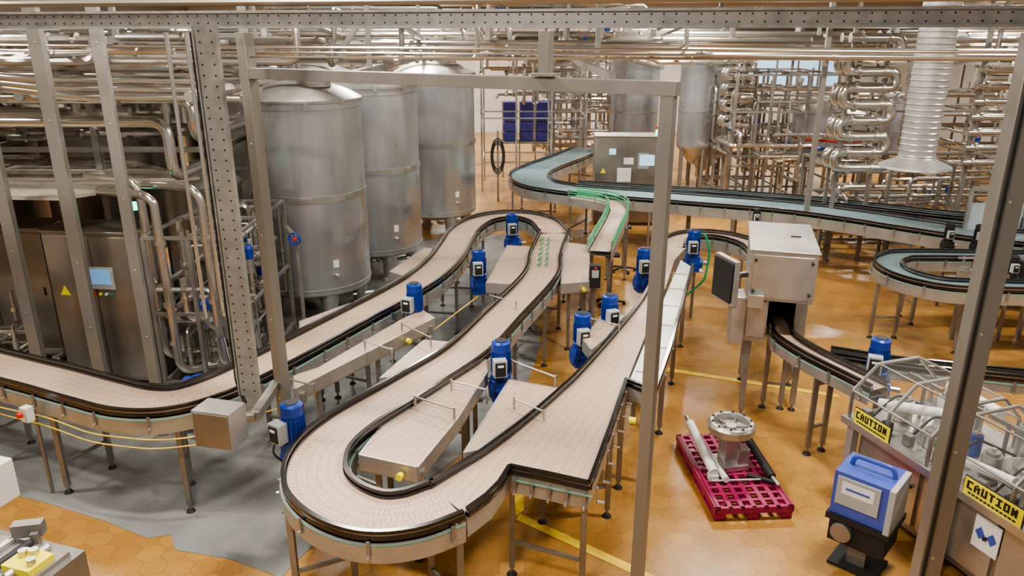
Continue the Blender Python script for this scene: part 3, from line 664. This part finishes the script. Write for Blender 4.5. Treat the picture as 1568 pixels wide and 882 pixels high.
# ---------------------------------------------------------------- inspection machine
g=MB("inspection_machine")
g.box((3.14,9.0,1.9),(.74,1.4,.6),STEEL); g.box((3.14,8.29,1.9),(.66,.02,.52),STEEL); g.box((3.14,9.0,2.21),(.78,1.44,.02),STEEL)
g.box((2.9,8.95,1.33),(.26,1.2,.56),STEEL); g.box((2.9,8.33,1.35),(.22,.02,.46),STEEL); g.box((3.44,9.15,1.25),(.14,.9,.72),STEEL); g.box((3.2,9.4,1.3),(.4,.5,.5),DARK)
for x in(2.83,3.45):
    g.cyl((x,8.27,2.1),(x,8.25,2.1),.02,DARK,n=10); g.cyl((x,8.27,1.72),(x,8.25,1.72),.02,DARK,n=10)
g.box((3.3,9.0,2.225),(.12,.02,.02),DARK)
for p in[(2.85,8.42),(3.48,8.75),(2.85,9.5),(3.48,9.5)]: leg(g,p[0],p[1],1.1,.07)
g.bar((2.85,8.42,.4),(2.85,9.5,.4),.05,.05,STEELD); g.bar((3.48,8.75,.4),(3.48,9.5,.4),.05,.05,STEELD)
g.box((2.52,8.45,1.78),(.07,.46,.56),STEEL,rz=.55); g.box((2.474,8.43,1.78),(.012,.42,.50),RUB,rz=.55); g.bar((2.56,8.5,1.8),(2.8,8.7,1.8),.06,.06,STEELD)
g.box((2.68,8.45,1.32),(.16,.34,.6),STEEL,rz=.1); g.box((2.87,8.25,1.62),(.18,.16,.16),STEEL)
g.rotz(3.14,8.3,-.28)
g.build(.008)
g=MB("green_air_hose"); g.tube([(3.0,11.95,1.45),(3.15,11.9,1.5),(3.25,11.85,1.2),(3.2,11.85,.7),(2.9,11.9,.4),(2.85,11.9,.02)],.018,GREEN,n=8,fil=.1); g.build()
# ---------------------------------------------------------------- right foreground labelling machine
g=MB("labelling_machine")
rz=-1.25
def R(a,b): c,s=math.cos(rz),math.sin(rz); return (4.37+a*c-b*s,7.03+a*s+b*c)
g.box((*R(1.2,-.5),.93),(2.5,1.2,.07),STEEL,rz=rz); g.box((*R(1.25,-.42),.52),(2.3,1.0,.76),CABS,rz=rz)
for a in(.45,1.25,2.05): g.box((*R(a,-.93),.53),(.74,.03,.64),STEEL,rz=rz); g.cyl((*R(a+.3,-.95),.6),(*R(a+.3,-.98),.6),.018,DARK,n=10)
for a,b in((.05,-1.02),(1.2,-1.02),(2.4,-1.02),(.05,.02),(2.4,.02)): p=R(a,b); g.box((*p,.5),(.08,.08,.85),SKIRT,rz=rz); g.cyl((*p,0),(*p,.12),.06,STEELD,n=16)
sec=[(-1.05,.97),(-1.05,1.25),(-.78,1.5),(-.28,1.5),(-.02,1.25),(-.02,.97)]
for a0,a1 in((.0,.95),(1.1,2.4)):
    for i in range(5):
        V=[(*R(a0,sec[i][0]),sec[i][1]),(*R(a1,sec[i][0]),sec[i][1]),(*R(a1,sec[i+1][0]),sec[i+1][1]),(*R(a0,sec[i+1][0]),sec[i+1][1])]; g.add(V,[(0,1,2,3)],GLASS)
    for a in(a0,(a0+a1)/2,a1): g.tube([(*R(a,b),z) for b,z in sec],.018,STEELD,n=8,fil=.03)
    for b,z in sec[1:5]: g.tube([(*R(a0,b),z),(*R(a1,b),z)],.011,STEELD,n=6)
# pixel-font CAUTION lettering built as small raised blocks
FONT={'C':("111","100","100","100","111"),'A':("010","101","111","101","101"),'U':("101","101","101","101","111"),'T':("111","010","010","010","010"),'I':("111","010","010","010","111"),'O':("111","101","101","101","111"),'N':("101","111","111","111","101")}
for a,w_ in((.32,.44),(1.62,.52)):
    p=R(a,-1.08); g.box((*p,1.04),(w_,.01,.15),YELB,rz=rz); g.box((*R(a,-1.074),1.04),(w_+.02,.008,.17),RUB,rz=rz)
    px_=w_*.9/28; 
    for li,ch in enumerate("CAUTION"):
        for r_i,row in enumerate(FONT[ch]):
            for c_i,bit in enumerate(row):
                if bit=='1':
                    q=R(a-w_*.45+(li*4+c_i+.5)*px_,-1.087); g.box((*q,1.088-r_i*.0145),(px_*1.05,.004,.0152),RUB,rz=rz)
    for k in range(12): q=R(a+(k-5.5)*w_*.07,-1.087); g.box((*q,.99),(w_*.05,.004,.016),RUB,rz=rz)
for a,b,r,h,m in((.2,-.6,.10,.2,STEEL),(.45,-.35,.07,.32,WHITE),(.7,-.7,.13,.12,STEEL),(.75,-.3,.06,.35,STEEL),(1.3,-.75,.08,.25,STEELD),(1.45,-.45,.22,.12,STEEL),(1.75,-.7,.16,.22,STEEL),(1.7,-.25,.09,.36,WHITE),(2.1,-.5,.26,.16,STEEL),(1.2,-.25,.07,.38,STEEL),(.95,-.5,.05,.2,BLUE)):
    p=R(a,b); g.cyl((*p,.97),(*p,.97+h),r,m,n=28); g.cyl((*p,.97+h),(*p,1.0+h),r*.7,STEELD,n=20); g.cyl((*p,1.0+h),(*p,1.03+h),r*.25,STEEL,n=12)
g.cyl((*R(.1,-.8),1.12),(*R(.6,-.5),1.2),.05,WHITE,n=14); g.cyl((*R(.3,-.15),1.3),(*R(.9,-.2),1.3),.06,WHITE,n=14); g.cyl((*R(1.2,-.9),1.12),(*R(1.6,-.85),1.15),.045,WHITE,n=14)
for k in range(5): g.tube([(*R(.15+.45*k,-.95),.98),(*R(.2+.45*k,-.7),1.25),(*R(.3+.45*k,-.3),1.05)],.012,RUB,n=6,fil=.08)
for k in range(9): g.box((*R(.1+.26*k,-.93),1.02),(.08,.07,.10),(STEELD,RUB,STEELD,STEEL,RUB,STEEL,RUB,STEELD,YELB)[k],rz=rz)
for k in range(5): g.bar((*R(.05+.45*k,-.42),1.36),(*R(.45+.45*k,-.42),1.36),.03,.04,STEELD); g.bar((*R(.25+.45*k,-.42),.97),(*R(.25+.45*k,-.42),1.36),.025,.025,STEELD)
p=R(1.55,-.952); g.box((*p,.62),(.24,.01,.30),PAPER,rz=rz)
for k in(-1,1): q=R(1.55+k*.055,-.96); P0=Vector((*q,.62)); ux=Vector((math.cos(rz),math.sin(rz),0))*.045; uz=Vector((0,0,.06)); g.add([P0-ux,P0-uz,P0+ux,P0+uz],[(0,1,2,3)],PRB)
g.build()
g=MB("label_printer"); px,py=3.16,5.70; r_=-.75; sc=1.15
def Q(a,b): c,s=math.cos(r_),math.sin(r_); return (px+(a*c-b*s)*sc,py+(a*s+b*c)*sc)
g.box((*Q(0,0),.76),(.50,.41,.42),PRB,rz=r_); g.box((*Q(-.03,-.185),.80),(.36,.02,.27),GREYP,rz=r_); g.box((*Q(-.03,-.195),.84),(.27,.006,.12),PAPER,rz=r_); g.box((*Q(-.03,-.2),.84),(.2,.004,.02),PRB,rz=r_)
g.box((*Q(.205,-.02),.76),(.05,.425,.43),GREYP,rz=r_)
g.tube([(*Q(-.16,0),.96),(*Q(-.14,0),1.06),(*Q(.14,0),1.06),(*Q(.16,0),.96)],.022,PRB,n=8,fil=.05)
g.box((*Q(0,0),.52),(.54,.46,.06),RUB,rz=r_); g.box((*Q(0,0),.38),(.48,.38,.24),RUB,rz=r_); g.cyl((*Q(-.1,-.22),.4),(*Q(-.1,-.14),.4),.09,STEELD,n=20)
g.box((*Q(0,0),.14),(.16,.16,.26),STEELD,rz=r_); g.box((*Q(0,0),.015),(.42,.36,.03),RUB,rz=r_)
g.build(.015)
# ---------------------------------------------------------------- pallet with equipment
g=MB("plastic_pallet"); PR=.06
def K(a,b): c,s=math.cos(PR),math.sin(PR); return (2.36+a*c-b*s,7.05+a*s+b*c)
for i in range(7): g.box((*K(-.36+i*.12,0),.14),(.05,1.45,.03),MAG,rz=PR)
for j in range(13): g.box((*K(0,-.7+j*.117),.14),(.78,.04,.028),MAG,rz=PR)
for b in(-.71,.71): g.box((*K(0,b),.12),(.8,.03,.07),MAG,rz=PR)
for a in(-.385,.385): g.box((*K(a,0),.12),(.03,1.45,.07),MAG,rz=PR)
for a in(-.34,0,.34):
    for b in(-.65,-.3,0,.3,.65): g.box((*K(a,b),.06),(.11,.12,.12),MAG,rz=PR)
    g.box((*K(a,0),.012),(.1,1.42,.024),MAG,rz=PR)
g.build(.004)
g=MB("machine_turret_head"); x,y=K(-.02,.05)
g.box((x,y,.19),(.34,.3,.06),STEEL,rz=.2); g.box((x,y,.37),(.17,.17,.3),STEEL,rz=.2); g.cyl((x,y,.5),(x,y,.58),.09,STEELD,n=20); g.box((x+.12,y-.05,.30),(.14,.12,.2),STEEL,rz=.2)
g.lathe((x,y,.56),[(.10,0),(.22,0),(.25,.03),(.25,.10),(.225,.13),(.19,.13),(.175,.10),(.175,.04),(.06,.03),(.06,.09),(0,.09)],STEEL,40)
for k in range(6): a=k*1.047; g.bar((x+.05*math.cos(a),y+.05*math.sin(a),.62),(x+.19*math.cos(a),y+.19*math.sin(a),.62),.02,.03,STEELD)
for k in range(10): a=k*.628; g.cyl((x+.205*math.cos(a),y+.205*math.sin(a),.69),(x+.205*math.cos(a),y+.205*math.sin(a),.705),.014,DARK,n=8)
g.build(.004)
g=MB("wrapped_roller"); g.cyl((*K(-.32,.52),.42),(*K(-.26,-.22),.24),.05,WHITE,n=18); g.cyl((*K(-.33,.62),.44),(*K(-.32,.52),.42),.025,STEEL,n=12); g.cyl((*K(-.2,.4),.2),(*K(-.15,-.3),.2),.035,WHITE,n=14); g.box((*K(-.26,-.2),.18),(.1,.08,.06),WHITE,rz=PR); g.build()
g=MB("black_drive_shaft"); g.cyl((*K(.2,.5),.45),(*K(.33,-.3),.22),.045,RUB,n=16); g.cyl((*K(.33,-.3),.22),(*K(.36,-.42),.19),.02,STEEL,n=10); g.cyl((*K(.1,-.2),.19),(*K(.34,-.36),.19),.025,RUB,n=10); g.box((*K(.22,.45),.3),(.08,.06,.3),STEELD,rz=PR); g.tube([(*K(-.3,-.28),.18),(*K(.36,-.3),.19)],.012,STEEL,n=8); g.build()
# ---------------------------------------------------------------- lower-left foreground machines
g=MB("label_dispenser"); g.box((-4.13,5.02,1.3),(.42,.3,.34),WHITE,rz=-.3); g.box((-4.02,4.85,1.32),(.2,.02,.1),GREEN,rz=-.3); g.box((-4.02,4.845,1.2),(.2,.02,.07),PAPER,rz=-.3)
g.bar((-4.2,5.05,0),(-4.2,5.05,1.15),.06,.06,STEELD); g.box((-4.2,5.05,.02),(.4,.4,.04),STEELD); g.build(.01)
g=MB("packing_machine_edge"); g.box((-3.62,4.32,1.02),(1.1,.55,.24),STEELD,rz=-.3); g.box((-3.62,4.32,1.15),(1.0,.4,.05),STEELD,rz=-.3)
for k in range(6): g.cyl((-4.0+k*.15,4.62-k*.045,1.19),(-4.1+k*.15,4.3-k*.045,1.19),.03,STEEL if k%2 else RUB,n=12)
g.box((-3.28,4.22,1.2),(.24,.2,.05),YELB,rz=-.3)
for a,b in((-.05,.04),(.06,-.05),(.02,.05)): g.cyl((-3.28+a,4.22+b,1.22),(-3.28+a,4.22+b,1.27),.03,STEEL,n=14)
g.box((-3.45,4.52,1.25),(.2,.08,.10),STEELD,rz=.2); g.box((-3.38,4.47,1.19),(.05,.05,.12),STEELD,rz=.2)
g.tube([(-4.1,4.6,1.15),(-3.98,4.65,1.45),(-3.93,4.7,1.15)],.018,WHITE,n=8,fil=.2)
for p in((-3.95,4.45),(-3.25,4.15),(-3.3,4.35)): g.bar((*p,0),(*p,.95),.06,.06,STEELD)
g.build(.006)
# ---------------------------------------------------------------- lamps & lights
def light(x,y,z,sx,sy,e,c=(1,.945,.865)):
    l=bpy.data.lights.new("ceiling_light",'AREA'); l.shape='RECTANGLE'; l.size=sx; l.size_y=sy; l.energy=e; l.color=c
    o=bpy.data.objects.new("ceiling_light",l); o.location=(x,y,z); COL.objects.link(o)
lm=MB("ceiling_lamps")
for y in(6,12,18,25,32):
    for x in(-9,-2.6,4,11.5):
        z=6.9 if y<15 else 5.85
        lm.box((x,y,z+.08),(1.2,.35,.1),GALV); lm.box((x,y,z+.02),(1.1,.28,.02),LAMP); lm.bar((x,y,z+.1),(x,y,7.38),.02,.02,STEELD)
        light(x,y,z-.02,1.1,.3,440 if y<15 else 560)
lm.build()
light(-1.5,1.5,6.6,1.6,.8,420)
wd=bpy.data.worlds.new("world"); scene.world=wd; wd.use_nodes=True
wd.node_tree.nodes["Background"].inputs[0].default_value=(.96,.93,.88,1); wd.node_tree.nodes["Background"].inputs[1].default_value=.38
cd=bpy.data.cameras.new("camera"); cam=bpy.data.objects.new("camera",cd); COL.objects.link(cam)
cam.location=(0,0,4.6); cam.rotation_euler=(math.radians(90-18.8),0,0); cd.sensor_width=36; cd.lens=26.4; cd.clip_end=200; cd.clip_start=.05
scene.camera=cam
try:
    scene.view_settings.view_transform='AgX'; scene.view_settings.look='AgX - Medium High Contrast'; scene.view_settings.exposure=-.05
except Exception as e: print(e)
